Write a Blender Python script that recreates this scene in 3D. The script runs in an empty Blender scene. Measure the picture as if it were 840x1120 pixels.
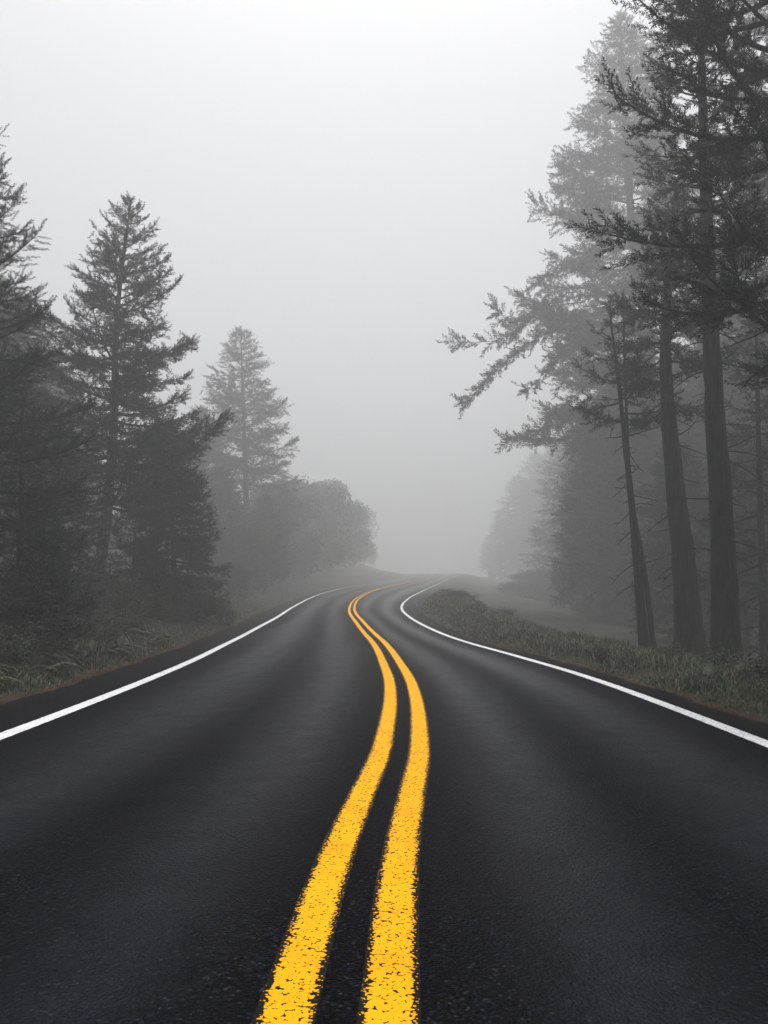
import bpy, math, random
import numpy as np
from mathutils import Vector

# ------------------------------------------------------------------ scene basics
sc = bpy.context.scene
C = sc.collection
R_ = math.radians
CAM_H, FPX, PITCH = 1.33, 900.0, math.atan(90 / 900)   # eye height, focal length (per 840 px), tilt up

cam_d = bpy.data.cameras.new('camera'); cam = bpy.data.objects.new('camera', cam_d); C.objects.link(cam)
cam.location = (0, 0, CAM_H); cam.rotation_euler = (math.pi / 2 + PITCH, 0, 0)
cam_d.sensor_fit = 'VERTICAL'; cam_d.sensor_height = 36.0; cam_d.lens = 36.0 * FPX / 1120
cam_d.clip_start = 0.05; cam_d.clip_end = 3000
sc.camera = cam


def at(px, py, Y):
    """a photo pixel at depth Y metres in front of the camera"""
    cx, cy = (px - 420) / FPX, (560 - py) / FPX
    dy = math.cos(PITCH) - math.sin(PITCH) * cy
    dz = math.sin(PITCH) + math.cos(PITCH) * cy
    return np.array([cx / dy * Y, Y, CAM_H + dz / dy * Y])


# ------------------------------------------------------------------ curves of the road
def spline(pts):
    p = np.array(sorted(pts), float); x, y = p[:, 0], p[:, 1]
    h = np.diff(x); dl = np.diff(y) / h
    m = np.zeros_like(y); m[0], m[-1] = dl[0], dl[-1]
    m[1:-1] = (dl[:-1] * h[1:] + dl[1:] * h[:-1]) / (h[1:] + h[:-1])

    def f(q):
        q = np.asarray(q, float); i = np.clip(np.searchsorted(x, q) - 1, 0, len(x) - 2)
        t = np.clip((q - x[i]) / h[i], 0, 1); t2, t3 = t * t, t * t * t
        return ((2*t3 - 3*t2 + 1) * y[i] + (t3 - 2*t2 + t) * h[i] * m[i] + (-2*t3 + 3*t2) * y[i+1] + (t3 - t2) * h[i] * m[i+1])
    return f


def far(Y):
    return Y if Y < 45 else 45 + (Y - 45) * 2.4 + max(0, Y - 60) ** 1.5 * .35       # the far bend lies deeper in the fog


def deep(pts, h=0.0):
    return [(far(Y), h + (v - h) * far(Y) / Y if Y > 45 else v) for Y, v in pts]


zr = spline(deep([(-200, 0), (0, 0), (20, 0), (28, .03), (40, .22), (54, .75), (65, 1.4), (75, 2.1), (90, 3.05), (100, 3.6),
             (115, 4.2), (140, 4.7), (200, 5.0)], CAM_H))
xL = spline(deep([(-200, -3.72), (0, -3.72), (8.2, -3.74), (11, -3.78), (17, -3.99), (23.6, -4.41), (31, -4.85), (39.3, -5.22), (51, -5.58),
             (58, -5.5), (65, -4.95), (71, -3.85), (80, -1.0), (90, 1.4), (100, 2.8), (112, 3.0), (125, 1.0), (150, -8), (200, -36), (260, -70)]))
xC = spline(deep([(-200, -.15), (0, -.2), (2.7, -.15), (4.2, -.09), (5.8, .03), (6.9, .12), (8.5, .19), (10.3, .24), (12.7, .25), (16.3, .15),
             (22.8, -.14), (28, -.5), (35, -1.0), (43.9, -1.62), (51, -1.95), (58.4, -1.93), (64, -1.5), (69, -.75), (79, 1.85), (90, 4.3), (100, 5.8),
             (112, 6.3), (125, 4.8), (150, -3), (200, -30), (260, -64)]))
xR = spline(deep([(-200, 3.5), (0, 3.52), (8, 3.53), (10, 3.52), (14.4, 3.36), (18, 3.0), (23, 2.4), (31.5, 1.74), (37, 1.42), (43, 1.22), (51.9, 1.12),
             (59, 1.66), (67, 2.92), (78, 5.0), (90, 7.1), (98.4, 8.4), (106, 9.1), (113, 9.2), (125, 8.2), (150, 1), (200, -25), (260, -58)]))


def vnoise(x, y, seed=0):
    """smooth value noise, about -1..1"""
    xi, yi = np.floor(x).astype(np.int64), np.floor(y).astype(np.int64)
    fx, fy = x - xi, y - yi
    fx, fy = fx * fx * (3 - 2 * fx), fy * fy * (3 - 2 * fy)

    def hsh(a, b):
        n = (a * 374761393 + b * 668265263 + seed * 974711) & 0xffffffff
        n = ((n ^ (n >> 13)) * 1274126177) & 0xffffffff
        return ((n ^ (n >> 16)) & 0xffff) / 32767.5 - 1
    return (hsh(xi, yi) * (1 - fx) + hsh(xi + 1, yi) * fx) * (1 - fy) + (hsh(xi, yi + 1) * (1 - fx) + hsh(xi + 1, yi + 1) * fx) * fy


def sstep(a, b, x):
    t = np.clip((x - a) / (b - a), 0, 1); return t * t * (3 - 2 * t)


def edgeL(Y):
    Y = np.asarray(Y, float)
    return xL(Y) - 1.12 - .2 * sstep(15, 50, Y) + .05 * vnoise(Y * 1.3, Y * 0, 3) + .03 * vnoise(Y * 5, Y * 0, 4)


def edgeR(Y):
    Y = np.asarray(Y, float)
    return xR(Y) + .52 + .38 * sstep(20, 45, Y) + .05 * vnoise(Y * 1.3, Y * 0, 5) + .03 * vnoise(Y * 5, Y * 0, 6)


def camber(x, Y):
    return -.012 * np.abs(x - xC(Y))


def lat(x, Y):
    """signed distance beyond the pavement edges: (left, right), positive outside"""
    Y = np.asarray(Y, float)
    sl = np.cos(np.arctan((xC(Y + .5) - xC(Y - .5))))
    return (edgeL(Y) - x) * sl, (x - edgeR(Y)) * sl


def ground_z(x, Y):
    x = np.asarray(x, float); Y = np.asarray(Y, float)
    el, er = lat(x, Y)
    base = zr(Y)
    far = sstep(32, 130, Y)
    e = np.maximum(el, 0)
    gl = .95 * sstep(.4, 6, e) + (1.2 + 4.5 * far) * sstep(5, 26, e) + (2 + 5 * far) * sstep(20, 70, e)
    e2 = np.maximum(er, 0)
    amp = .04 + .16 * sstep(20, 34, Y) + .58 * sstep(30, 52, Y) * (1 - sstep(66, 95, Y))
    gr = amp * sstep(.1, 1.3 + 1.6 * sstep(50, 80, Y), e2) * (1 - .8 * sstep(1.8, 6, e2)) - 1.15 * sstep(1.6 + 1.5 * sstep(40, 60, Y), 9, e2) - 3.6 * sstep(8, 34, e2)
    n = vnoise(x * .9, Y * .9, 1) * .07 + vnoise(x * .25, Y * .25, 2) * .25 * sstep(1, 8, np.maximum(el, er))
    out = np.maximum(el, er)
    z = base + np.where(el > er, gl, gr) + n * sstep(0, .8, out)
    inside = -.16 * sstep(0, .35, -out) - .055
    return np.where(out < 0, base + inside, z - .055 * (1 - sstep(0, .5, out)))


# ------------------------------------------------------------------ mesh helpers
def mesh_np(name, V, faces, uv=None, smooth=False):
    """faces: (n,3) or (n,4) integer array, or a list of such arrays"""
    if not isinstance(faces, list): faces = [faces]
    faces = [np.asarray(f, np.int32) for f in faces if len(f)]
    me = bpy.data.meshes.new(name)
    V = np.asarray(V, np.float32)
    me.vertices.add(len(V)); me.vertices.foreach_set('co', V.ravel())
    li = np.concatenate([f.ravel() for f in faces]); tot = np.concatenate([np.full(len(f), f.shape[1], np.int32) for f in faces])
    st = np.concatenate([[0], np.cumsum(tot)[:-1]]).astype(np.int32)
    me.loops.add(len(li)); me.loops.foreach_set('vertex_index', li.astype(np.int32))
    me.polygons.add(len(tot)); me.polygons.foreach_set('loop_start', st)
    if uv is not None:
        l = me.uv_layers.new(name='UVMap'); l.data.foreach_set('uv', np.asarray(uv, np.float32)[li].ravel())
    me.update(calc_edges=True); me.validate()
    me.polygons.foreach_set('use_smooth', np.full(len(me.polygons), smooth))
    return me


def obj(name, me, mat=None, parent=None, **props):
    o = bpy.data.objects.new(name, me); C.objects.link(o)
    if mat and me: me.materials.append(mat)
    if parent: o.parent = parent
    for k, v in props.items(): o[k] = v
    return o


class Geo:
    def __init__(s): s.v, s.t, s.q, s.n = [], [], [], 0

    def add(s, v, t=None, q=None):
        v = np.asarray(v, float)
        if t is not None and len(t): s.t.append(np.asarray(t) + s.n)
        if q is not None and len(q): s.q.append(np.asarray(q) + s.n)
        s.v.append(v); s.n += len(v)

    def tube(s, P, r, sides=6, wob=0, rng=None, cap=True):
        P = np.asarray(P, float); k = len(P); r = np.broadcast_to(np.asarray(r, float), (k,))
        T = np.gradient(P, axis=0); T /= np.linalg.norm(T, axis=1)[:, None] + 1e-9
        ref = np.array([1., 0, 0]) if abs(T[0][0]) < .8 else np.array([0, 1., 0])
        A = np.cross(T, ref); A /= np.linalg.norm(A, axis=1)[:, None] + 1e-9; B = np.cross(T, A)
        a = np.arange(sides) * 2 * math.pi / sides
        rr = np.repeat(r[:, None], sides, 1)
        if wob: rr = rr * (1 + wob * (rng.random((k, sides)) - .5) * 2)
        V = P[:, None] + rr[..., None] * (np.cos(a)[None, :, None] * A[:, None] + np.sin(a)[None, :, None] * B[:, None])
        i = np.arange(k - 1)[:, None] * sides; j = np.arange(sides)[None]; j2 = (j + 1) % sides
        q = np.stack([i + j, i + j2, i + sides + j2, i + sides + j], -1).reshape(-1, 4)
        V = V.reshape(-1, 3)
        if cap:
            V = np.vstack([V, P[-1:] + T[-1:] * r[-1]]); top = (k - 1) * sides
            t = np.stack([top + np.arange(sides), top + (np.arange(sides) + 1) % sides, np.full(sides, k * sides)], -1)
        else: t = None
        s.add(V, t, q)

    def inst(s, tv, tt, P, M):
        """template verts/tris stamped at points P with 3x3 matrices M (scale included)"""
        P = np.asarray(P); M = np.asarray(M)
        V = np.einsum('nij,kj->nki', M, tv) + P[:, None]
        t = tt[None] + (np.arange(len(P)) * len(tv))[:, None, None]
        s.add(V.reshape(-1, 3), t.reshape(-1, 3))

    def build(s, name, smooth=False):
        f = []
        if s.t: f.append(np.vstack(s.t))
        if s.q: f.append(np.vstack(s.q))
        return mesh_np(name, np.vstack(s.v), f, smooth=smooth)


# ------------------------------------------------------------------ materials
def new_mat(name):
    m = bpy.data.materials.new(name); m.use_nodes = True; nt = m.node_tree
    b = nt.nodes['Principled BSDF']; return m, nt, b


def N(nt, typ, **kw):
    n = nt.nodes.new(typ)
    for k, v in kw.items():
        if k in ('inputs',):
            for kk, vv in v.items(): n.inputs[kk].default_value = vv
        else: setattr(n, k, v)
    return n


def val(nt, op, a, b=None, c=None, clamp=False):
    n = nt.nodes.new('ShaderNodeMath'); n.operation = op; n.use_clamp = clamp
    for i, x in enumerate((a, b, c)):
        if x is None: continue
        if isinstance(x, (int, float)): n.inputs[i].default_value = x
        else: nt.links.new(x, n.inputs[i])
    return n.outputs[0]


def mixc(nt, f, a, b):
    n = nt.nodes.new('ShaderNodeMix'); n.data_type = 'RGBA'
    for i, x in ((0, f), (6, a), (7, b)):
        if isinstance(x, (int, float)): n.inputs[i].default_value = x
        elif isinstance(x, tuple): n.inputs[i].default_value = (*x, 1)
        else: nt.links.new(x, n.inputs[i])
    return n.outputs[2]


def ramp(nt, f, lo, hi):
    n = nt.nodes.new('ShaderNodeMapRange'); n.interpolation_type = 'SMOOTHSTEP'
    nt.links.new(f, n.inputs[0]); n.inputs[1].default_value = lo; n.inputs[2].default_value = hi
    return n.outputs[0]


def noise_tex(nt, co, scale, detail=3, rough=.55):
    n = N(nt, 'ShaderNodeTexNoise'); n.inputs['Scale'].default_value = scale; n.inputs['Detail'].default_value = detail
    n.inputs['Roughness'].default_value = rough; nt.links.new(co, n.inputs['Vector']); return n.outputs[0]


def voro(nt, co, scale):
    n = N(nt, 'ShaderNodeTexVoronoi'); n.inputs['Scale'].default_value = scale; nt.links.new(co, n.inputs['Vector']); return n


def asphalt_nodes(nt):
    co = N(nt, 'ShaderNodeTexCoord'); P = co.outputs['Object']
    vo = voro(nt, P, 72); vc = vo.outputs['Distance']
    big = noise_tex(nt, P, .35, 4); fine = noise_tex(nt, P, 38, 3); mid = noise_tex(nt, P, 3.0, 5)
    return P, vo, vc, big, fine, mid


def make_asphalt():
    m, nt, b = new_mat('asphalt')
    P, vo, vc, big, fine, mid = asphalt_nodes(nt)
    uv = N(nt, 'ShaderNodeUVMap'); uv.uv_map = 'UVMap'
    sep = N(nt, 'ShaderNodeSeparateXYZ'); nt.links.new(uv.outputs[0], sep.inputs[0])
    u = val(nt, 'ABSOLUTE', sep.outputs[0])
    # worn wheel tracks wander a little along the road
    st = N(nt, 'ShaderNodeMapping'); nt.links.new(P, st.inputs['Vector']); st.inputs['Scale'].default_value = (.9, .06, 1)
    wn = noise_tex(nt, st.outputs[0], 1.0, 3)
    u2 = val(nt, 'ADD', u, val(nt, 'MULTIPLY', val(nt, 'SUBTRACT', wn, .5), .16))

    def band(c, s):
        d = val(nt, 'DIVIDE', val(nt, 'SUBTRACT', u2, c), s)
        return val(nt, 'POWER', 2.718, val(nt, 'MULTIPLY', val(nt, 'MULTIPLY', d, d), -1.0))
    tr = val(nt, 'ADD', band(.68, .15), val(nt, 'MULTIPLY', band(.27, .12), .75), clamp=True)
    tr = val(nt, 'MULTIPLY', tr, val(nt, 'ADD', .55, val(nt, 'MULTIPLY', mid, .9)), clamp=True)
    outer = ramp(nt, u, 1.03, 1.07)
    stone = mixc(nt, ramp(nt, N_sep(nt, vo.outputs['Color'])[0], .55, 1.0), (.0020, .0028, .0050), (.0135, .0172, .0270))
    rnd = N_sep(nt, vo.outputs['Color'])[1]
    stone = mixc(nt, ramp(nt, rnd, .955, .975), stone, (.036, .039, .047))
    pit = ramp(nt, vc, .32, .75)
    base = mixc(nt, pit, stone, (.0010, .0011, .0016))
    base = mixc(nt, val(nt, 'MULTIPLY', tr, .55), base, (.0100, .0130, .0215))
    base = mixc(nt, val(nt, 'MULTIPLY', ramp(nt, big, .35, .75), .35), base, (.006, .0063, .008))
    base = mixc(nt, val(nt, 'MULTIPLY', outer, .75), base, (.005, .0053, .0066))
    nt.links.new(base, b.inputs['Base Color'])
    rg = val(nt, 'SUBTRACT', .48, val(nt, 'MULTIPLY', tr, .14))
    rg = val(nt, 'ADD', rg, val(nt, 'MULTIPLY', val(nt, 'SUBTRACT', fine, .5), .3))
    nt.links.new(rg, b.inputs['Roughness']); nt.links.new(val(nt, 'ADD', 1.035, val(nt, 'MULTIPLY', tr, .12)), b.inputs['IOR'])
    h = val(nt, 'ADD', val(nt, 'MULTIPLY', vc, -1.0), val(nt, 'MULTIPLY', fine, .7))
    bp = N(nt, 'ShaderNodeBump'); bp.inputs['Strength'].default_value = .7; bp.inputs['Distance'].default_value = .008
    nt.links.new(h, bp.inputs['Height']); nt.links.new(bp.outputs[0], b.inputs['Normal'])
    return m


def N_sep(nt, c):
    s = nt.nodes.new('ShaderNodeSeparateColor'); nt.links.new(c, s.inputs[0]); return s.outputs


def make_paint(name, col, dirty, width, edge):
    m, nt, b = new_mat(name)
    P, vo, vc, big, fine, mid = asphalt_nodes(nt)
    uv = N(nt, 'ShaderNodeUVMap'); uv.uv_map = 'UVMap'
    sep = N(nt, 'ShaderNodeSeparateXYZ'); nt.links.new(uv.outputs[0], sep.inputs[0])
    u = sep.outputs[0]
    ed = val(nt, 'MULTIPLY', val(nt, 'MINIMUM', u, val(nt, 'SUBTRACT', 1.0, u)), width)      # metres from the edge of the line
    ed = val(nt, 'ADD', ed, val(nt, 'MULTIPLY', val(nt, 'SUBTRACT', noise_tex(nt, P, 9, 3), .5), .022))
    cov = ramp(nt, ed, -.002, edge)                                                            # thinner paint near the edges
    thr = val(nt, 'ADD', .17, val(nt, 'MULTIPLY', cov, .62))
    thr = val(nt, 'ADD', thr, val(nt, 'MULTIPLY', val(nt, 'SUBTRACT', noise_tex(nt, P, 26, 4), .5), .42))
    d = val(nt, 'SUBTRACT', thr, vc)
    mask = ramp(nt, d, -.02, .05)
    mask = val(nt, 'MULTIPLY', mask, ramp(nt, ed, -.004, .004))
    pc = mixc(nt, val(nt, 'MULTIPLY', ramp(nt, mid, .42, .75), .55), col, dirty)
    pc = mixc(nt, val(nt, 'MULTIPLY', val(nt, 'SUBTRACT', 1.0, cov), .45), pc, dirty)
    gap = mixc(nt, fine, (.004, .0035, .003), (.014, .011, .007))
    nt.links.new(mixc(nt, mask, gap, pc), b.inputs['Base Color'])
    b.inputs['Roughness'].default_value = .62; b.inputs['IOR'].default_value = 1.12
    h = val(nt, 'ADD', val(nt, 'MULTIPLY', vc, -.8), val(nt, 'ADD', val(nt, 'MULTIPLY', mask, .6), val(nt, 'MULTIPLY', fine, .5)))
    bp = N(nt, 'ShaderNodeBump'); bp.inputs['Strength'].default_value = .7; bp.inputs['Distance'].default_value = .007
    nt.links.new(h, bp.inputs['Height']); nt.links.new(bp.outputs[0], b.inputs['Normal'])
    return m


def leafy(name, a, b_, c, scale=1.4, rough=.75, trans=.0):
    m, nt, b = new_mat(name)
    co = N(nt, 'ShaderNodeTexCoord'); P = co.outputs['Object']
    oi = N(nt, 'ShaderNodeObjectInfo')
    n1 = noise_tex(nt, P, scale, 3); n2 = noise_tex(nt, P, scale * 9, 2)
    col = mixc(nt, ramp(nt, n1, .35, .68), a, b_)
    col = mixc(nt, val(nt, 'MULTIPLY', ramp(nt, n2, .5, .75), .6), col, c)
    hs = N(nt, 'ShaderNodeHueSaturation'); nt.links.new(col, hs.inputs['Color'])
    nt.links.new(val(nt, 'ADD', .8, val(nt, 'MULTIPLY', oi.outputs['Random'], .4)), hs.inputs['Value'])
    nt.links.new(hs.outputs[0], b.inputs['Base Color'])
    b.inputs['Roughness'].default_value = rough; b.inputs['Specular IOR Level'].default_value = .25
    return m


def make_bark(name, a, b_, moss):
    m, nt, b = new_mat(name)
    co = N(nt, 'ShaderNodeTexCoord'); P = co.outputs['Object']
    mp = N(nt, 'ShaderNodeMapping'); nt.links.new(P, mp.inputs['Vector']); mp.inputs['Scale'].default_value = (9, 9, 1.3)
    n1 = noise_tex(nt, mp.outputs[0], 1.6, 6, .65); n2 = noise_tex(nt, P, .9, 3)
    col = mixc(nt, ramp(nt, n1, .38, .65), a, b_)
    col = mixc(nt, val(nt, 'MULTIPLY', ramp(nt, n2, .45, .7), .55), col, moss)
    nt.links.new(col, b.inputs['Base Color']); b.inputs['Roughness'].default_value = .9; b.inputs['Specular IOR Level'].default_value = .12
    bp = N(nt, 'ShaderNodeBump'); bp.inputs['Strength'].default_value = 1; bp.inputs['Distance'].default_value = .12
    nt.links.new(n1, bp.inputs['Height']); nt.links.new(bp.outputs[0], b.inputs['Normal'])
    return m


def make_ground():
    m, nt, b = new_mat('forest_floor')
    co = N(nt, 'ShaderNodeTexCoord'); P = co.outputs['Object']
    n1 = noise_tex(nt, P, .8, 5); n2 = noise_tex(nt, P, 7, 6, .7); n3 = noise_tex(nt, P, 40, 3)
    col = mixc(nt, ramp(nt, n1, .4, .62), (.020, .024, .014), (.038, .034, .022))
    col = mixc(nt, ramp(nt, n2, .48, .7), col, (.045, .048, .026))
    col = mixc(nt, val(nt, 'MULTIPLY', ramp(nt, n3, .5, .7), .5), col, (.018, .014, .010))
    nt.links.new(col, b.inputs['Base Color']); b.inputs['Roughness'].default_value = .95; b.inputs['Specular IOR Level'].default_value = .1
    bp = N(nt, 'ShaderNodeBump'); bp.inputs['Strength'].default_value = .8; bp.inputs['Distance'].default_value = .06
    nt.links.new(n2, bp.inputs['Height']); nt.links.new(bp.outputs[0], b.inputs['Normal'])
    return m


M = dict(
    asphalt=make_asphalt(),
    yellow=make_paint('yellow_paint', (.92, .435, .006), (.66, .29, .006), .18, .040),
    white=make_paint('white_paint', (.80, .81, .82), (.56, .57, .58), .20, .018),
    spruce=leafy('spruce_needles', (.011, .025, .020), (.021, .038, .030), (.030, .048, .037)),
    fir=leafy('fir_needles', (.016, .031, .026), (.027, .045, .036), (.040, .058, .048)),
    shrub=leafy('shrub_leaves', (.030, .044, .022), (.056, .070, .034), (.082, .084, .048), 2.5, .6),
    fern=leafy('fern_fronds', (.028, .042, .016), (.050, .062, .024), (.085, .072, .034), 2.0, .65),
    broad=leafy('broad_leaves', (.026, .036, .020), (.044, .052, .030), (.060, .062, .040), .8),
    grass=leafy('grass_blades', (.050, .066, .036), (.092, .100, .060), (.16, .15, .10), 1.6, .7),
    litter=leafy('fallen_needles', (.055, .020, .011), (.085, .036, .018), (.035, .018, .012), 3, .8),
    bark=make_bark('dark_bark', (.012, .012, .0125), (.042, .040, .040), (.022, .030, .024)),
    palebark=make_bark('pale_bark', (.05, .046, .04), (.19, .175, .155), (.07, .075, .06)),
    twig=make_bark('twig_bark', (.020, .017, .015), (.050, .044, .038), (.032, .036, .026)),
    ground=make_ground(),
)

_nt = M['grass'].node_tree; _b = _nt.nodes['Principled BSDF']; _l = _b.inputs['Base Color'].links[0].from_socket
_uv = N(_nt, 'ShaderNodeUVMap'); _uv.uv_map = 'UVMap'; _s = N(_nt, 'ShaderNodeSeparateXYZ'); _nt.links.new(_uv.outputs[0], _s.inputs[0])
_c = mixc(_nt, ramp(_nt, _s.outputs[0], .55, .62), _l, (.034, .050, .026))            # green, straw and bleached blades
_c = mixc(_nt, ramp(_nt, _s.outputs[0], .84, .86), _c, (.19, .165, .11)); _nt.links.new(_c, _b.inputs['Base Color'])

# ------------------------------------------------------------------ ground, road, markings
def axis(fine0, fine1, step, lo, hi):
    a = list(np.arange(fine0, fine1 + 1e-6, step)); s = step
    x = a[-1]
    while x < hi: s *= 1.18; x += s; a.append(min(x, hi))
    s = step; x = a[0]; pre = []
    while x > lo: s *= 1.18; x -= s; pre.append(max(x, lo))
    return np.array(pre[::-1] + a)


gx = axis(-20, 24, .36, -600, 600); gy = axis(-6, 250, .7, -140, 900)
X, Y = np.meshgrid(gx, gy); Z = ground_z(X, Y)
GZMIN = float(Z.min())
nx, ny = len(gx), len(gy)
i = (np.arange(ny - 1)[:, None] * nx + np.arange(nx - 1)[None]).ravel()
obj('ground', mesh_np('ground', np.stack([X, Y, Z], -1).reshape(-1, 3), np.stack([i, i + 1, i + nx + 1, i + nx], -1), smooth=True), M['ground'], kind='structure')

rows = np.concatenate([np.arange(-60, 0, 1.0), np.arange(0, 40, .12), np.arange(40, 260, .6), np.arange(260, 620, 2.5)])


def strip(name, cols, lift, uvf, mat, parent=None, skirt=0, **props):
    """cols: list of functions x(Y); one row of vertices per station along the road"""
    k = len(cols); n = len(rows)
    xs = np.stack([c(rows) for c in cols], 1); yy = np.repeat(rows[:, None], k, 1)
    zz = zr(yy) + camber(xs, yy) + lift
    if skirt: zz[:, 0] -= skirt; zz[:, -1] -= skirt
    uv = uvf(xs, yy)
    i = (np.arange(n - 1)[:, None] * k + np.arange(k - 1)[None]).ravel()
    me = mesh_np(name, np.stack([xs, yy, zz], -1).reshape(-1, 3), np.stack([i, i + 1, i + k + 1, i + k], -1), uv=uv.reshape(-1, 2), smooth=not skirt)
    return obj(name, me, mat, parent, **props)


def lane_uv(x, Y):
    c, l, r = xC(Y), xL(Y), xR(Y)
    return np.stack([np.where(x < c, (x - c) / (c - l), (x - c) / (r - c)), Y], -1)


cols = [lambda Y: edgeL(Y) - .04, edgeL]
for t in np.linspace(0, 1, 9): cols.append(lambda Y, t=t: xL(Y) * (1 - t) + xC(Y) * t)
for t in np.linspace(0, 1, 9)[1:]: cols.append(lambda Y, t=t: xC(Y) * (1 - t) + xR(Y) * t)
cols += [edgeR, lambda Y: edgeR(Y) + .04]
road = strip('road', cols, 0, lane_uv, M['asphalt'], skirt=.22, kind='structure')


def cosh_(Y):
    return np.sqrt(1 + (xC(Y + .4) - xC(Y - .4)) ** 2 / .64)


def marking(name, f, off, w, mat):
    strip(name, [lambda Y, t=t: f(Y) + (off + w * (t - .5)) * cosh_(Y) for t in (0, .5, 1)], .005,
          lambda x, Y: np.stack([np.broadcast_to(np.array([0, .5, 1.]), x.shape), Y], -1), mat, road)


marking('centre_line', xC, -.165, .20, M['yellow'])
marking('centre_line', xC, .165, .20, M['yellow'])
marking('edge_line', xL, 0, .21, M['white'])
marking('edge_line', xR, 0, .19, M['white'])

# ------------------------------------------------------------------ foliage templates
def sprig(n, ln, w, seed, flat=.55):
    """a needled twig along +X, one unit long; needles are slim triangles pointing forward"""
    g = np.random.default_rng(seed); V, T = [], []
    V += [(0, -.012, 0), (0, .012, .0), (1, 0, .02)]; T.append((0, 1, 2))
    for k in range(n):
        t = (k + .5) / n; a = g.uniform(0, 2 * math.pi)
        l = ln * (1.1 - .55 * t) * g.uniform(.75, 1.15); fw = g.uniform(.55, .95)
        d = np.array([fw, math.cos(a), math.sin(a) * flat]); d /= np.linalg.norm(d)
        s = np.cross(d, [0, 0, 1.]) if g.random() < .6 else np.cross(d, [0, 1., 0]); s /= np.linalg.norm(s) + 1e-6
        p = np.array([t * .96, 0, 0]); b = len(V)
        V += [tuple(p - s * w / 2), tuple(p + s * w / 2 + d * l * .35), tuple(p + d * l)]
        T.append((b, b + 1, b + 2))
    return np.array(V), np.array(T)


SPR = {'spray': [sprig(60, .20, .036, s + 40, .6) for s in range(4)], 'fine': [sprig(40, .34, .042, s) for s in range(4)], 'mid': [sprig(22, .36, .085, s + 9) for s in range(4)], 'low': [sprig(12, .42, .16, s + 20) for s in range(3)]}


def frames(D, U):
    D = np.asarray(D, float); D = D / (np.linalg.norm(D, axis=1)[:, None] + 1e-9)
    S = np.cross(U, D); S /= np.linalg.norm(S, axis=1)[:, None] + 1e-9
    return np.stack([D, S, np.cross(D, S)], -1)


def stamp(geo, tmpl, rng, P, D, S):
    P, D, S = np.asarray(P), np.asarray(D), np.asarray(S)
    U = np.array([0, 0, 1.]) + rng.normal(0, .35, (len(P), 3))
    Mx = frames(D, U) * S[:, None, None]
    pick = rng.integers(0, len(tmpl), len(P))
    for k, (tv, tt) in enumerate(tmpl):
        s = pick == k
        if s.any(): geo.inst(tv, tt, P[s], Mx[s])


def trunk_path(pts, n):
    pts = np.asarray(pts, float); d = np.concatenate([[0], np.cumsum(np.linalg.norm(np.diff(pts, axis=0), axis=1))]); t = np.linspace(0, d[-1], n)
    f = [spline(list(zip(d, pts[:, k]))) for k in range(3)]
    return np.stack([g(t) for g in f], -1)


def limb(wood, P0, az, L, up, curl, r, rng, segs=6, sides=5):
    t = np.linspace(0, 1, segs + 1)
    d = np.array([math.cos(az), math.sin(az), 0]); sd = np.array([-d[1], d[0], 0])
    w = rng.normal(0, .035)
    P = P0 + L * (t[:, None] * d + (w * np.sin(t * 3.1) + rng.normal(0, .03) * t)[:, None] * sd + (up * t + curl * t * t)[:, None] * np.array([0, 0, 1.]))
    wood.tube(P, r * (1 - .88 * t) + .004, sides)
    return P, d, sd


def clothe(P, L, det, rng, out, side_len, sp, start=.12, droop=.25, upturn=.2, spacing=.16, sparse=0., fin=1.0):
    """branchlets left and right of a limb polyline P, each a chain of sprigs"""
    sp = sp * fin; n = max(4, int(L / (spacing * fin))); k = len(P) - 1
    for b in range(n):
        t = start + (1 - start) * (b + rng.random()) / n
        if rng.random() < sparse: continue
        f = t * k; i0 = min(int(f), k - 1); p = P[i0] + (P[i0 + 1] - P[i0]) * (f - i0)
        ax = P[i0 + 1] - P[i0]; ax = ax / (np.linalg.norm(ax) + 1e-9)
        sd = np.cross([0, 0, 1.], ax); sd /= np.linalg.norm(sd) + 1e-9
        for s in (-1, 1):
            bl = side_len * (.25 + .95 * (1 - t) ** .6 * min(1, t * 3.5)) * rng.uniform(.55, 1.2)
            dr = ax * rng.uniform(.45, .9) + sd * s * rng.uniform(.55, 1) + np.array([0, 0, rng.normal(-droop, .22)])
            dr /= np.linalg.norm(dr)
            m = max(1, int(round(bl / (sp * .55))))
            for j in range(m):
                q = p + dr * bl * (j + .3 * rng.random()) / m
                fan = dr + rng.normal(0, .33, 3) + np.array([0, 0, .05 + upturn * rng.random() * (j + 1) / m])
                out.append((q, fan, sp * rng.uniform(.75, 1.25)))
        if rng.random() < .55:
            out.append((p, ax + rng.normal(0, .35, 3) + np.array([0, 0, upturn]), sp * rng.uniform(.8, 1.2)))
    out.append((P[-1] - (P[-1] - P[-2]) * .3, P[-1] - P[-2] + np.array([0, 0, .1]) * L, sp * 1.25))


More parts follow.
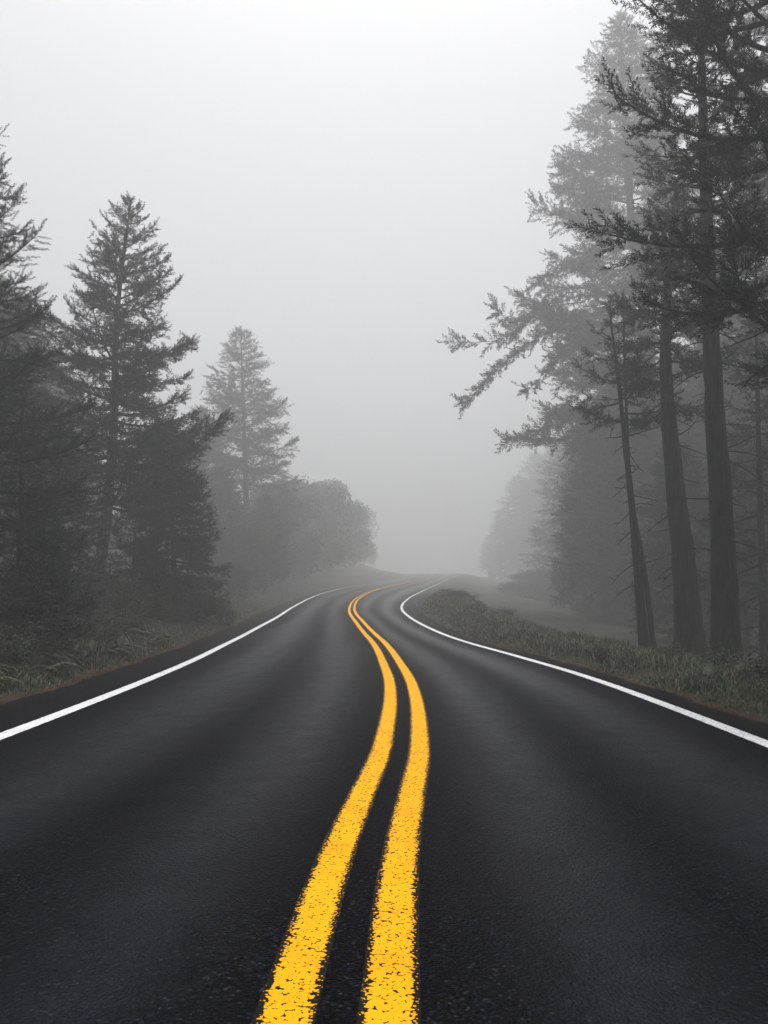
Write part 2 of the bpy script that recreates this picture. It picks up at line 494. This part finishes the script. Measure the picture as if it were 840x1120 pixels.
def conifer(name, pts, r0, base, wid, det, seed, label=None, group=None, foliage='spruce', bark='bark', nb=90, sp=.34, side=.55,
            up=(.15, .55), droop_low=-.35, curl=.32, sparse=.12, power=.85, dead=12, extra=(), gaps=.12, spacing=.16, flare=.5, sides=10, az_bias=None, low_wid=None, upturn=.2, twig='twig'):
    """pts: trunk polyline in the world (foot first). base: height fraction where the crown starts; wid: longest bough."""
    rng = np.random.default_rng(seed); pts = np.asarray(pts, float); foot = pts[0].copy(); pts = pts - foot
    root = obj(name, None, category='tree'); root.location = foot
    if label: root['label'] = label
    if group: root['group'] = group
    n = 40 if det != 'low' else 16
    TP = trunk_path(pts, n); tt = np.linspace(0, 1, n); H = TP[-1][2]
    TP[1:-1, :2] += np.cumsum(rng.normal(0, r0 * .035, (n - 2, 2)), 0) * (1 - tt[1:-1, None])
    rad = r0 * (1 - tt) ** .8 * (1 - .12 * tt) + .015 + r0 * flare * np.exp(-tt * H / (1.3 * r0 + .2))
    tg = Geo(); P2 = TP.copy(); P2[0, 2] -= .5; tg.tube(P2, rad, sides, .06, rng)
    wood, fol, sprigs = Geo(), Geo(), []

    def trunk_at(t):
        f = t * (n - 1); i0 = min(int(f), n - 2); return TP[i0] + (TP[i0 + 1] - TP[i0]) * (f - i0), np.interp(t, tt, rad)
    az = rng.random() * 6.28
    for b in range(nb):
        q = (b + rng.random() * .8) / nb                     # 0 at crown base .. 1 at the tip
        if rng.random() < gaps * (1 - q): continue
        t = base + (1 - base) * (q ** .92) * .985
        p, r = trunk_at(t); az += 2.399 + rng.normal(0, .35)
        if az_bias is not None and rng.random() < az_bias[1] and math.cos(az - az_bias[0]) < -.2: continue
        prof = (1 - q) ** power
        lw = 1.0 if low_wid is None else low_wid + (1 - low_wid) * min(1, q / .25)
        L = wid * prof * lw * rng.uniform(.62, 1.12) + .12
        u = droop_low + (up[1] - droop_low) * q ** 1.1 + rng.normal(0, .09)
        P, d, sd = limb(wood, p, az, L, u, curl * (1 - q * .6) + rng.normal(0, .07), min(r * .5, .012 + .016 * L), rng, 6 if det != 'low' else 4, 5 if det == 'spray' else 4)
        clothe(P, L, det, rng, sprigs, min(side * (.35 + .4 * L), side * 1.7), sp, start=.34 if det == 'spray' and L > .8 else .08 + .22 * (1 - q) * (L > 1.2), sparse=sparse, spacing=spacing, upturn=upturn, fin=.5 + .5 * (1 - q) ** .6)
    for k in range(14):                                      # the leader
        p, r = trunk_at(1 - .05 * k / 14 - .004); a = k * 2.4
        sprigs.append((p, np.array([math.cos(a) * .5, math.sin(a) * .5, 1.1]), sp * .5))
    for k in range(dead):                                    # bare dead twigs on the lower trunk
        t = base * rng.uniform(.3, 1.05); p, r = trunk_at(t); a = rng.random() * 6.28; L = rng.uniform(.5, 1.6) * min(1, wid / 2)
        P, d, sd = limb(wood, p, a, L, rng.normal(-.05, .25), rng.normal(-.1, .3), .014 + .006 * L, rng)
        for j in range(rng.integers(1, 5)):
            i0 = rng.integers(1, len(P) - 1)
            limb(wood, P[i0], a + rng.choice((-1, 1)) * rng.uniform(.5, 1.1), L * rng.uniform(.15, .4), rng.normal(-.1, .3), rng.normal(0, .3), .007, rng, 3, 4)
    for poly, clad0, sl in extra:                            # boughs whose course the photograph shows clearly
        P = trunk_path(np.asarray(poly) - foot, 12); L = float(np.linalg.norm(np.diff(P, axis=0), axis=1).sum())
        wood.tube(P, np.linspace(.06, .012, 12), 6)
        clothe(P, L, det, rng, sprigs, sl, sp, start=clad0, sparse=sparse * .6, spacing=spacing, upturn=.45)
    stamp(fol, SPR[det], rng, [s[0] for s in sprigs], [s[1] for s in sprigs], [s[2] for s in sprigs])
    nt_, nq_ = sum(map(len, tg.t)), sum(map(len, tg.q)); wt_, wq_ = sum(map(len, wood.t)), sum(map(len, wood.q))
    for v, t, q in [(np.vstack(wood.v), np.vstack(wood.t), np.vstack(wood.q))]: tg.add(v, t, q)
    me = tg.build('trunk', True); me.materials.append(M[bark]); me.materials.append(M[twig])      # the boughs grow out of the trunk
    me.polygons.foreach_set('material_index', np.repeat([0, 1, 0, 1], [nt_, wt_, nq_, wq_]).astype(np.int32))
    obj('trunk', me, None, root)
    obj('crown', fol.build('crown'), M[foliage], root)
    return root


def dup(root, loc, rz, s, label=None, group=None):
    r = root.copy(); C.objects.link(r); r.location = loc; r.rotation_euler = (0, 0, rz)
    r.scale = (s, s, s) if not hasattr(s, '__len__') else s
    if label: r['label'] = label
    if group: r['group'] = group
    for ch in list(root.children):
        c = ch.copy(); C.objects.link(c); c.parent = r
    return r


def foot(px, Y, dz=0):
    x = (px - 420) / FPX * Y
    return np.array([x, Y, float(ground_z(x, Y)) + dz])


def spine(Y, pix, py0=None):
    """trunk course: foot stands on the ground under the first pixel, then the pixels listed"""
    a = at(pix[0][0], pix[0][1], Y); p = [np.array([a[0], Y, float(ground_z(a[0], Y))])]
    for k, (px, py) in enumerate(pix[1:]): p.append(at(px, py, Y))
    return p


# ------------------------------------------------------------------ trees, left of the road
conifer('spruce_tree', spine(17, [(-26, 690), (-30, 400), (-32, 95)]), .20, .12, 2.5, 'spray', 11,
        'dark spruce cut by the left frame edge, its upturned boughs reaching in', nb=110, sp=.46, side=.6, curl=.46, droop_low=-.35, sparse=.06, upturn=.5, spacing=.17)
conifer('spruce_tree', spine(30, [(104, 668), (112, 600), (123, 500), (130, 330), (143, 218)]), .23, .22, 4.5, 'mid', 5,
        'tall spruce on the left bank with bare pale lower trunk and see-through crown', nb=100, sp=.50, side=.72, curl=.46, droop_low=-.3, sparse=.10, power=.86, bark='palebark', flare=.25, upturn=.4, spacing=.19)
conifer('spruce_tree', spine(95, [(272, 640), (268, 500), (263, 358)]), .45, .1, 9.2, 'mid', 23,
        'pale fog-veiled spruce beyond the tall left one, beside the far bend', nb=95, sp=1.05, side=1.75, curl=.3, droop_low=-.25, sparse=.12, power=.8, dead=4, spacing=.44, low_wid=.8)
conifer('spruce_tree', spine(32.5, [(192, 660), (188, 560), (183, 468)]), .12, .02, 2.0, 'mid', 31,
        'dense dark low spruce against the right flank of the tall left one', nb=120, sp=.46, side=.75, curl=.12, droop_low=-.5, sparse=.03, power=.36, dead=0, gaps=.03)
# young conifers of the thicket at the left edge
yc = [(146, 36, 545, 2.0, 'young conifer behind the pale leaning trunk, at the foot of the tall left spruce'),
      (22, 19, 430, 1.7, 'young conifer at the left edge with pale bare twigs, tallest of the thicket'),
      (62, 24, 470, 1.7, 'young conifer left of the pale trunk, in front of the foggy spruces'),
      (74, 21, 580, .9, 'short young conifer left of the pale leaning trunk'),
      (42, 15.5, 585, 1.0, 'low bushy young conifer rising from the roadside shrubs at left')]
for k, (px, Yd, top, w, lab) in enumerate(yc):
    a = foot(px, Yd); b = at(px + 3, top, Yd)
    conifer('young_conifer', [a, (a + b) / 2 + np.array([.03, 0, 0]), b], .07, .03, w, 'mid', 40 + k, lab, 'young conifers of the left thicket',
            nb=60, sp=.32, side=.5, curl=.12, droop_low=-.3, sparse=.06, power=.7, dead=16, gaps=.04, twig='palebark')

# ------------------------------------------------------------------ trees, right of the road
fB = at(700, 300, 26)
conifer('fir_tree', spine(68, [(727, 725), (720, 550), (707, 368), (690, 240), (678, 12)]), .78, .30, 13.2, 'mid', 61,
        'tallest fir right of the road, fog-pale, its pointed top above the others', foliage='fir', nb=135, sp=1.2, side=1.85, curl=.28, droop_low=-.28,
        sparse=.14, power=.95, dead=22, gaps=.2, spacing=.48, upturn=.35,
        extra=[([at(698, 296, 68), at(650, 286, 67.2), at(605, 298, 66.6), at(566, 326, 66)], .25, 1.7),
               ([at(706, 420, 68), at(650, 440, 67), at(596, 470, 66), at(552, 484, 65.5)], .3, 1.5),
               ([at(703, 360, 68), at(655, 366, 67), at(612, 392, 66.4), at(575, 430, 66)], .3, 1.6),
               ([at(700, 330, 68.1), at(650, 322, 67.0), at(590, 340, 65.9), at(545, 372, 65.5), at(497, 374, 64.9)], .35, 1.6),
               ([at(702, 345, 68.1), at(650, 345, 66.9), at(600, 362, 65.5), at(552, 396, 64.7), at(506, 446, 64.6)], .4, 1.4),
               ([at(640, 330, 66.9), at(590, 338, 66.3), at(558, 352, 65.9), at(540, 336, 65.7)], .35, 1.6),
               ([at(705, 372, 68.1), at(670, 385, 66.5), at(632, 430, 65.5), at(590, 470, 64.9)], .3, .7),
               ([at(708, 395, 68.1), at(680, 420, 66.5), at(650, 452, 65.5), at(622, 492, 64.9)], .35, .6)])
conifer('fir_tree', spine(22.5, [(757, 732), (747, 610), (735, 506), (728, 380), (737, 215)]), .36, .52, 1.6, 'mid', 67,
        'thick dark fir trunk leaning left, just left of the straight thick one', foliage='fir', nb=48, sp=.5, side=.7, curl=.2, droop_low=-.4,
        sparse=.06, power=.6, dead=26, gaps=.15, flare=.55, sides=12, low_wid=.7)
conifer('fir_tree', spine(18.5, [(795, 737), (791, 610), (780, 416), (772, 200), (764, -75)]), .29, .44, 1.5, 'spray', 71,
        'thick straight fir trunk by the right verge, rightmost of the thick bare trunks', foliage='spruce', nb=70, sp=.58, side=.7, curl=.30, droop_low=-.25,
        sparse=.03, power=.5, spacing=.19, dead=34, gaps=.25, flare=.5, sides=12, upturn=.4)
conifer('fir_tree', spine(11, [(905, 735), (886, 480), (856, 150), (842, -260)]), .24, .34, 2.45, 'spray', 73,
        'closest dark fir at the right edge, coarse needle sprays hanging into the frame', foliage='spruce', nb=78, sp=.56, side=.66, curl=.45, droop_low=-.2,
        sparse=.05, dead=10, gaps=.22, upturn=.7, power=.45, spacing=.19)
conifer('fir_tree', spine(31, [(868, 720), (862, 300), (850, -170)]), .36, .42, 4.2, 'mid', 79,
        'pale tall fir behind the dark sprays in the top right corner', foliage='fir', nb=100, sp=.55, side=.9, sparse=.14, dead=8, spacing=.22)
conifer('fir_tree', spine(23.5, [(706, 722), (690, 545), (672, 382), (669, 360), (667, 330)]), .13, .62, 1.5, 'mid', 83,
        'slender dark fir trunk, leftmost of the roadside trunks', foliage='fir', nb=18, sp=.4, side=.5, sparse=.25, dead=16, gaps=.3, flare=.3)
conifer('fir_tree', spine(24.5, [(717, 726), (702, 610), (692, 554), (684, 420), (681, 320)]), .075, .62, 1.1, 'mid', 89,
        'thinnest trunk, close beside the slender leftmost fir', foliage='fir', nb=24, sp=.36, side=.45, sparse=.3, dead=16, gaps=.35, flare=.3)
conifer('fir_tree', spine(25, [(836, 725), (832, 560), (826, 300)]), .13, .2, 1.9, 'mid', 97,
        'small fir with ragged low boughs at the right edge behind the trunks', foliage='fir', nb=60, sp=.42, side=.65, sparse=.2, dead=8, gaps=.2, droop_low=-.5)

# ------------------------------------------------------------------ trees fading in the fog: three made, the rest copied
def far_src(seed, H, w, px, Yd, label, group, **kw):
    a = foot(px, Yd)
    return conifer('foggy_conifer', [a, a + np.array([.1, 0, H * .5]), a + np.array([0, .1, H])], H * .016, kw.pop('base', .12), w, 'low', seed, label, group,
                   nb=80, sp=2.3, side=3.8, spacing=1.0, sparse=.12, dead=0, power=.75, flare=.3, **kw)


GR, GL = 'fogged conifers beyond the right trunks', 'fogged conifers behind the left bank'
LR, LL = 'dim conifer dissolving into fog beyond the right-hand trunks', 'dim conifer dissolving into fog behind the left bank'
s1 = far_src(101, 45, 9.6, 645, 190, LR, GR); s2 = far_src(102, 37, 8.0, 705, 150, LR, GR, base=.25); s3 = far_src(103, 43, 11, 588, 260, LR, GR, base=.05)
src = [s1, s2, s3]; Hs = [45, 37, 43]
rg = random.Random(5)


def far_tree(px, Yd, top, label, group):
    Yd = far(Yd); k = rg.randrange(3); a = foot(px, Yd); h = at(px, top, Yd)[2] - a[2]; s = h / Hs[k]
    return dup(src[k], tuple(a - np.array([0, 0, .1])), rg.uniform(0, 6.28), (s * rg.uniform(.9, 1.15),) * 2 + (s,), label, group)


for px, Yd, top in [(548, 106, 560), (568, 100, 520), (606, 95, 490), (628, 76, 470), (660, 66, 440), (690, 58, 400), (725, 52, 400), (760, 56, 380), (790, 48, 400),
                    (815, 60, 330), (850, 50, 360), (895, 46, 380), (940, 52, 350), (742, 40, 480), (640, 62, 500), (662, 56, 470), (684, 58, 450), (700, 52, 460), (722, 56, 430), (748, 50, 440), (778, 54, 420), (652, 70, 480), (812, 38, 470), (875, 36, 420), (536, 112, 585)]:
    far_tree(px, Yd, top, LR, GR)
for px, Yd, top in [(8, 44, 330), (48, 56, 385), (-60, 36, 260), (-20, 56, 300), (72, 62, 430), (95, 56, 500), (218, 62, 445), (240, 58, 510), (205, 68, 480), (160, 62, 470),
                    (310, 72, 520), (290, 60, 540), (-110, 30, 200), (-150, 46, 240)]:
    far_tree(px, Yd, top, LL, GL)

# ------------------------------------------------------------------ broadleaf trees and shrubs
LEAF = np.array([(0, 0, 0), (.45, -.27, .05), (1, 0, -.08), (.45, .27, .05)]); LEAFT = np.array([(0, 1, 2), (0, 2, 3)])


def leaf_cloud(g, rng, cent, rad, n, size, flat=1.0):
    d = rng.normal(0, 1, (n, 3)); d /= np.linalg.norm(d, axis=1)[:, None]
    P = cent + d * rad * (rng.random((n, 1)) ** .45) * np.array([1, 1, flat])
    D = d * .6 + rng.normal(0, .6, (n, 3)); U = rng.normal(0, .6, (n, 3)) + np.array([0, 0, 1.])
    Mx = frames(D, U) * (size * rng.uniform(.6, 1.3, n))[:, None, None]
    g.inst(LEAF, LEAFT, P, Mx)


def bushy_tree(H, w, seed, label, group, loc):
    rng = np.random.default_rng(seed); root = obj('bushy_tree', None, category='tree', label=label, group=group); root.location = loc
    tg, g = Geo(), Geo()
    tg.tube(np.array([(0, 0, -.4), (.1, 0, H * .3), (0, .1, H * .7)]), [.28, .2, .06], 8)
    for k in range(46):
        a = k * 2.4; z = H * (.10 + .82 * rng.random()); rr = w * math.sqrt(max(.05, 1 - ((z / H - .38) / .62) ** 2)) * rng.uniform(.45, .95)
        p = np.array([math.cos(a) * rr, math.sin(a) * rr, z])
        tg.tube(np.array([(0, 0, z * .5), p * [.5, .5, .85], p]), [.07, .04, .015], 5)
        leaf_cloud(g, rng, p, rng.uniform(.5, 1.0) * w * .40, 620, .30, .8)
    obj('trunk', tg.build('trunk', True), M['bark'], root); obj('crown', g.build('crown'), M['broad'], root)
    return root


GB = 'bushy trees along the far left bank'; LB = 'rounded bushy tree fading into fog on the far left bank by the bend'
b1 = bushy_tree(14, 6.0, 201, LB, GB, tuple(foot(300, 140))); b2 = bushy_tree(12, 6.2, 202, LB, GB, tuple(foot(345, 190)))
for px, Yd, top in [(255, 56, 560), (272, 60, 555), (236, 54, 580), (222, 54, 590), (286, 64, 545), (304, 68, 530), (322, 73, 518), (340, 79, 518), (356, 84, 528), (372, 90, 545), (386, 97, 568), (398, 103, 590), (268, 57, 600), (250, 50, 610)]:
    Yd = far(Yd); a = foot(px, Yd); h = max(2.0, at(px, top, Yd)[2] - a[2]); k = rg.randrange(2)
    dup((b1, b2)[k], tuple(a), rg.uniform(0, 6.28), h / (14, 12)[k])


def shrub(H, w, seed, leaf, n, loc, label, group, mat='shrub'):
    rng = np.random.default_rng(seed); root = obj('shrub', None, category='shrub', label=label, group=group); root.location = loc
    tg, g = Geo(), Geo()
    for k in range(22):
        a = rng.random() * 6.28; rr = w * rng.uniform(.3, 1); z = H * rng.uniform(.45, 1) * (1 - .35 * (rr / w) ** 2)
        P = np.array([(0, 0, -.05), (math.cos(a) * rr * .4, math.sin(a) * rr * .4, z * .65), (math.cos(a) * rr, math.sin(a) * rr, z)])
        P = trunk_path(P, 6); tg.tube(P, np.linspace(.014, .004, 6), 4)
        for p in P[2:]: leaf_cloud(g, rng, p, .16 + .1 * w, n, leaf, .8)
    obj('stems', tg.build('stems', True), M['twig'], root); obj('foliage', g.build('foliage'), M[mat], root)
    return root


def fern(seed, loc, label, group):
    rng = np.random.default_rng(seed); root = obj('fern', None, category='fern', label=label, group=group); root.location = loc
    g, tg = Geo(), Geo()
    for k in range(15):
        a = k * 2.4 + rng.normal(0, .2); L = rng.uniform(.6, 1.05); d = np.array([math.cos(a), math.sin(a), 0]); s = np.array([-d[1], d[0], 0])
        t = np.linspace(0, 1, 10); P = d * (L * t * .85)[:, None] + np.array([0, 0, 1.]) * (L * (1.05 * t - .85 * t * t))[:, None]
        tg.tube(P, np.linspace(.006, .002, 10), 4)
        tq = np.linspace(.12, .98, 24)
        for sg in (-1, 1):
            Q = np.stack([np.interp(tq, t, P[:, i]) for i in range(3)], -1); l = .2 * L * np.sin(np.clip(tq * 2.6 + .3, 0, 3.14)) + .02
            Mx = frames(np.tile(s * sg + d * .35, (24, 1)) + rng.normal(0, .08, (24, 3)) + [0, 0, -.15], np.tile([0, 0, 1.], (24, 1))) * l[:, None, None]
            g.inst(LEAF * [1, .55, 1], LEAFT, Q, Mx)
    obj('stems', tg.build('stems', True), M['twig'], root); obj('fronds', g.build('fronds'), M['fern'], root)
    return root


GS = 'low shrubs in the left roadside thicket'; LS = 'low dark leafy shrub in the thicket between left pavement edge and spruces'
GF = 'ferns on the left verge'; LF = 'arching fern among the shrubs on the left verge'
GP = 'low shrubs on the right grassy mound'; LP = 'low shrub on the grassy mound inside the far bend'


def vloc(e, Yd, side=-1):
    x = float(edgeL(Yd)) - e if side < 0 else float(edgeR(Yd)) + e
    return (x, Yd, float(ground_z(x, Yd)) - .03)


sh = [shrub(1.0, .75, 301, .075, 26, vloc(2.3, 13), LS, GS), shrub(.75, .7, 302, .055, 34, vloc(1.5, 17), LS, GS), shrub(1.35, .9, 303, .085, 26, vloc(3.2, 16), LS, GS)]
for k in range(64):
    Yd = 8.5 + 34 * (rg.random() ** 1.25); e = rg.uniform(.55, 4.6) if Yd > 12 else rg.uniform(.5, 3.0)
    s = rg.uniform(.55, 1.05) * (.45 + .22 * min(e, 3)) * (1.0 if Yd < 26 else 1.25)
    dup(rg.choice(sh), vloc(e, Yd), rg.uniform(0, 6.28), s, LS, GS)
fe = [fern(311, vloc(1.2, 14.5), LF, GF), fern(312, vloc(1.0, 11.5), LF, GF)]
for k in range(38):
    Yd = rg.uniform(8.5, 30); dup(rg.choice(fe), vloc(rg.uniform(.6, 2.8), Yd), rg.uniform(0, 6.28), rg.uniform(.5, 1.0), LF, GF)
p0 = shrub(.7, .7, 321, .05, 30, vloc(2.6, 52, 1), LP, GP, 'broad')
for k in range(16):
    Yd = rg.uniform(36, 75); dup(p0, vloc(rg.uniform(1.6, 4.5), Yd, 1), rg.uniform(0, 6.28), rg.uniform(.4, .9), LP, GP)

GH = 'bushes at the foot of the fogged conifers'; LH = 'low dim bush in the misty hollow below the fogged conifers on the right'
for k in range(34):
    px = rg.uniform(640, 800); Yd = rg.uniform(58, 110); a = foot(px, Yd); dup((b1, b2)[k % 2], tuple(a - np.array([0, 0, .6])), rg.uniform(0, 6.28), (rg.uniform(.24, .42),) * 2 + (rg.uniform(.16, .36),), LH, GH)
for k in range(14):
    px = rg.uniform(565, 665); Yd = rg.uniform(125, 185); a = foot(px, Yd); dup((b1, b2)[k % 2], tuple(a - np.array([0, 0, .6])), rg.uniform(0, 6.28), (rg.uniform(.5, .9),) * 2 + (rg.uniform(.22, .45),), LH, GH)
GW = 'weeds standing in the right roadside grass'; LW = 'leafy weed standing among the grass on the right bank'
w0 = shrub(.55, .3, 331, .05, 9, vloc(1.4, 12, 1), LW, GW); w1 = shrub(.5, .38, 332, .065, 7, vloc(2.2, 15, 1), LW, GW)
for k in range(40):
    Yd = 8 + 32 * rg.random() ** 1.3; dup(rg.choice((w0, w1)), vloc(rg.uniform(.5, 3.2), Yd, 1), rg.uniform(0, 6.28), rg.uniform(.4, .8), LW, GW)

# ------------------------------------------------------------------ grass and litter
def grass(name, side, n, y0, y1, e0, e1, h0, h1, seed, dens_pow=1.6, **props):
    rng = np.random.default_rng(seed)
    Yd = y0 + (y1 - y0) * rng.random(n) ** dens_pow
    e = e0 + (e1 - e0) * rng.random(n) ** 1.1
    x = edgeL(Yd) - e if side < 0 else edgeR(Yd) + e
    keep = vnoise(x * 1.1, Yd * 1.1, seed) + rng.normal(0, .5, n) > -.35
    x, Yd, e = x[keep], Yd[keep], e[keep]; n = len(x)
    clump = .7 + .45 * vnoise(x * .8, Yd * .8, seed + 1)
    h = rng.uniform(h0, h1, n) * clump * (.4 + .6 * sstep(e0, e0 + .7, e)) * (1 - .35 * sstep(45, 65, Yd))
    z = ground_z(x, Yd); a = rng.random(n) * 6.28; b = rng.normal(.5, .3, n) * h
    dx, dy = np.cos(a), np.sin(a); w = rng.uniform(.004, .009, n) * (1 + Yd / 34)
    P0 = np.stack([x, Yd, z - .03], -1); S = np.stack([-dy * w, dx * w, 0 * w], -1)
    P1 = P0 + np.stack([dx * b * .3, dy * b * .3, h * .6], -1); P2 = P0 + np.stack([dx * b, dy * b, h], -1)
    V = np.stack([P0 - S, P0 + S, P1 - S * .8, P1 + S * .8, P2], 1).reshape(-1, 3)
    o = np.arange(n)[:, None] * 5
    T = np.concatenate([o + [0, 1, 3], o + [0, 3, 2], o + [2, 3, 4]])
    uv = np.repeat(np.stack([rng.random(n), h], -1), 5, 0)
    return obj(name, mesh_np(name, V, T, uv=uv), M['grass'], **props)


grass('grass', 1, 150000, 5, 100, .02, 3.2, .10, .34, 7, 1.5, kind='stuff', category='grass', label='olive roadside grass covering the bank right of the road')
grass('grass', -1, 110000, 8, 120, .02, 2.6, .10, .42, 8, 1.2, kind='stuff', category='grass', label='short grass and weeds along the left pavement edge')


def litter(side, n, seed, y1, label):
    rng = np.random.default_rng(seed); Yd = 6 + (y1 - 6) * rng.random(n) ** 1.3
    e = rng.normal(.03, .055, n) + .10 * vnoise(Yd * .7, Yd * 0, seed)
    x = edgeL(Yd) - e if side < 0 else edgeR(Yd) + e
    z = np.where(e < .0, zr(Yd) + camber(x, Yd) + .006, np.maximum(ground_z(x, Yd), zr(Yd) + camber(x, Yd) - .05) + .012) + rng.random(n) * .012
    a = rng.random(n) * 6.28; l = rng.uniform(.03, .075, n); w = rng.uniform(.003, .008, n)
    D = np.stack([np.cos(a) * l, np.sin(a) * l, rng.normal(0, .008, n)], -1); S = np.stack([-np.sin(a) * w, np.cos(a) * w, 0 * w], -1)
    P = np.stack([x, Yd, z], -1)
    V = np.stack([P - D - S, P - D + S, P + D], 1).reshape(-1, 3)
    obj('pine_litter', mesh_np('pine_litter', V, np.arange(3 * n).reshape(-1, 3)), M['litter'], kind='stuff', category='litter', label=label)


litter(-1, 11000, 9, 45, 'rust brown fallen needles along the left pavement edge')
litter(1, 6000, 10, 30, 'rust brown fallen needles along the right pavement edge')

# ------------------------------------------------------------------ air
DENS = .0058
bx0, bx1, by0, by1, bz0, bz1 = -620, 620, -160, 920, GZMIN - 1.0, 54.0
V = [(x, y, z) for z in (bz0, bz1) for y in (by0, by1) for x in (bx0, bx1)]
F = [(0, 2, 3, 1), (4, 5, 7, 6), (0, 1, 5, 4), (2, 6, 7, 3), (0, 4, 6, 2), (1, 3, 7, 5)]
hm = bpy.data.materials.new('fog_air'); hm.use_nodes = True; nt = hm.node_tree
nt.nodes.remove(nt.nodes['Principled BSDF'])
pv = nt.nodes.new('ShaderNodeVolumePrincipled'); pv.inputs['Color'].default_value = (.832,.842,.848,1)
pv.inputs['Density'].default_value = DENS; pv.inputs['Anisotropy'].default_value = .40
nt.links.new(pv.outputs[0], nt.nodes['Material Output'].inputs['Volume'])
obj('haze', mesh_np('haze', V, np.array(F)), hm, kind='stuff', category='fog', label='pale even fog filling the road corridor and woods')

# ------------------------------------------------------------------ light
ELEV = R_(74)
w = bpy.data.worlds.new('World'); sc.world = w; w.use_nodes = True; nt = w.node_tree
bg = nt.nodes['Background']
sky = nt.nodes.new('ShaderNodeTexSky'); sky.sky_type = 'NISHITA'; sky.sun_disc = False
sky.sun_elevation = ELEV; sky.sun_rotation = 0; sky.dust_density = 6; sky.air_density = 1; sky.ozone_density = 1
hs = nt.nodes.new('ShaderNodeHueSaturation'); hs.inputs['Saturation'].default_value = .12
nt.links.new(sky.outputs[0], hs.inputs['Color']); nt.links.new(hs.outputs[0], bg.inputs['Color'])
bg.inputs['Strength'].default_value = .105
sd = bpy.data.lights.new('sun', 'SUN'); so = bpy.data.objects.new('sun', sd); C.objects.link(so)
sd.energy = 1.05; sd.angle = R_(25); sd.color = (1, .985, .96)
so.rotation_euler = Vector((-.12, -math.cos(ELEV), -math.sin(ELEV))).to_track_quat('-Z', 'Y').to_euler()

sc.view_settings.view_transform = 'Standard'; sc.view_settings.look = 'None'
sc.view_settings.exposure = 0.66; sc.view_settings.gamma = 1; sc.view_settings.use_curve_mapping = False
sc.cycles.max_bounces = 12; sc.cycles.volume_bounces = 8; sc.cycles.diffuse_bounces = 3; sc.cycles.glossy_bounces = 2
sc.cycles.use_denoising = True
try: sc.cycles.denoiser = 'OPENIMAGEDENOISE'
except Exception: pass
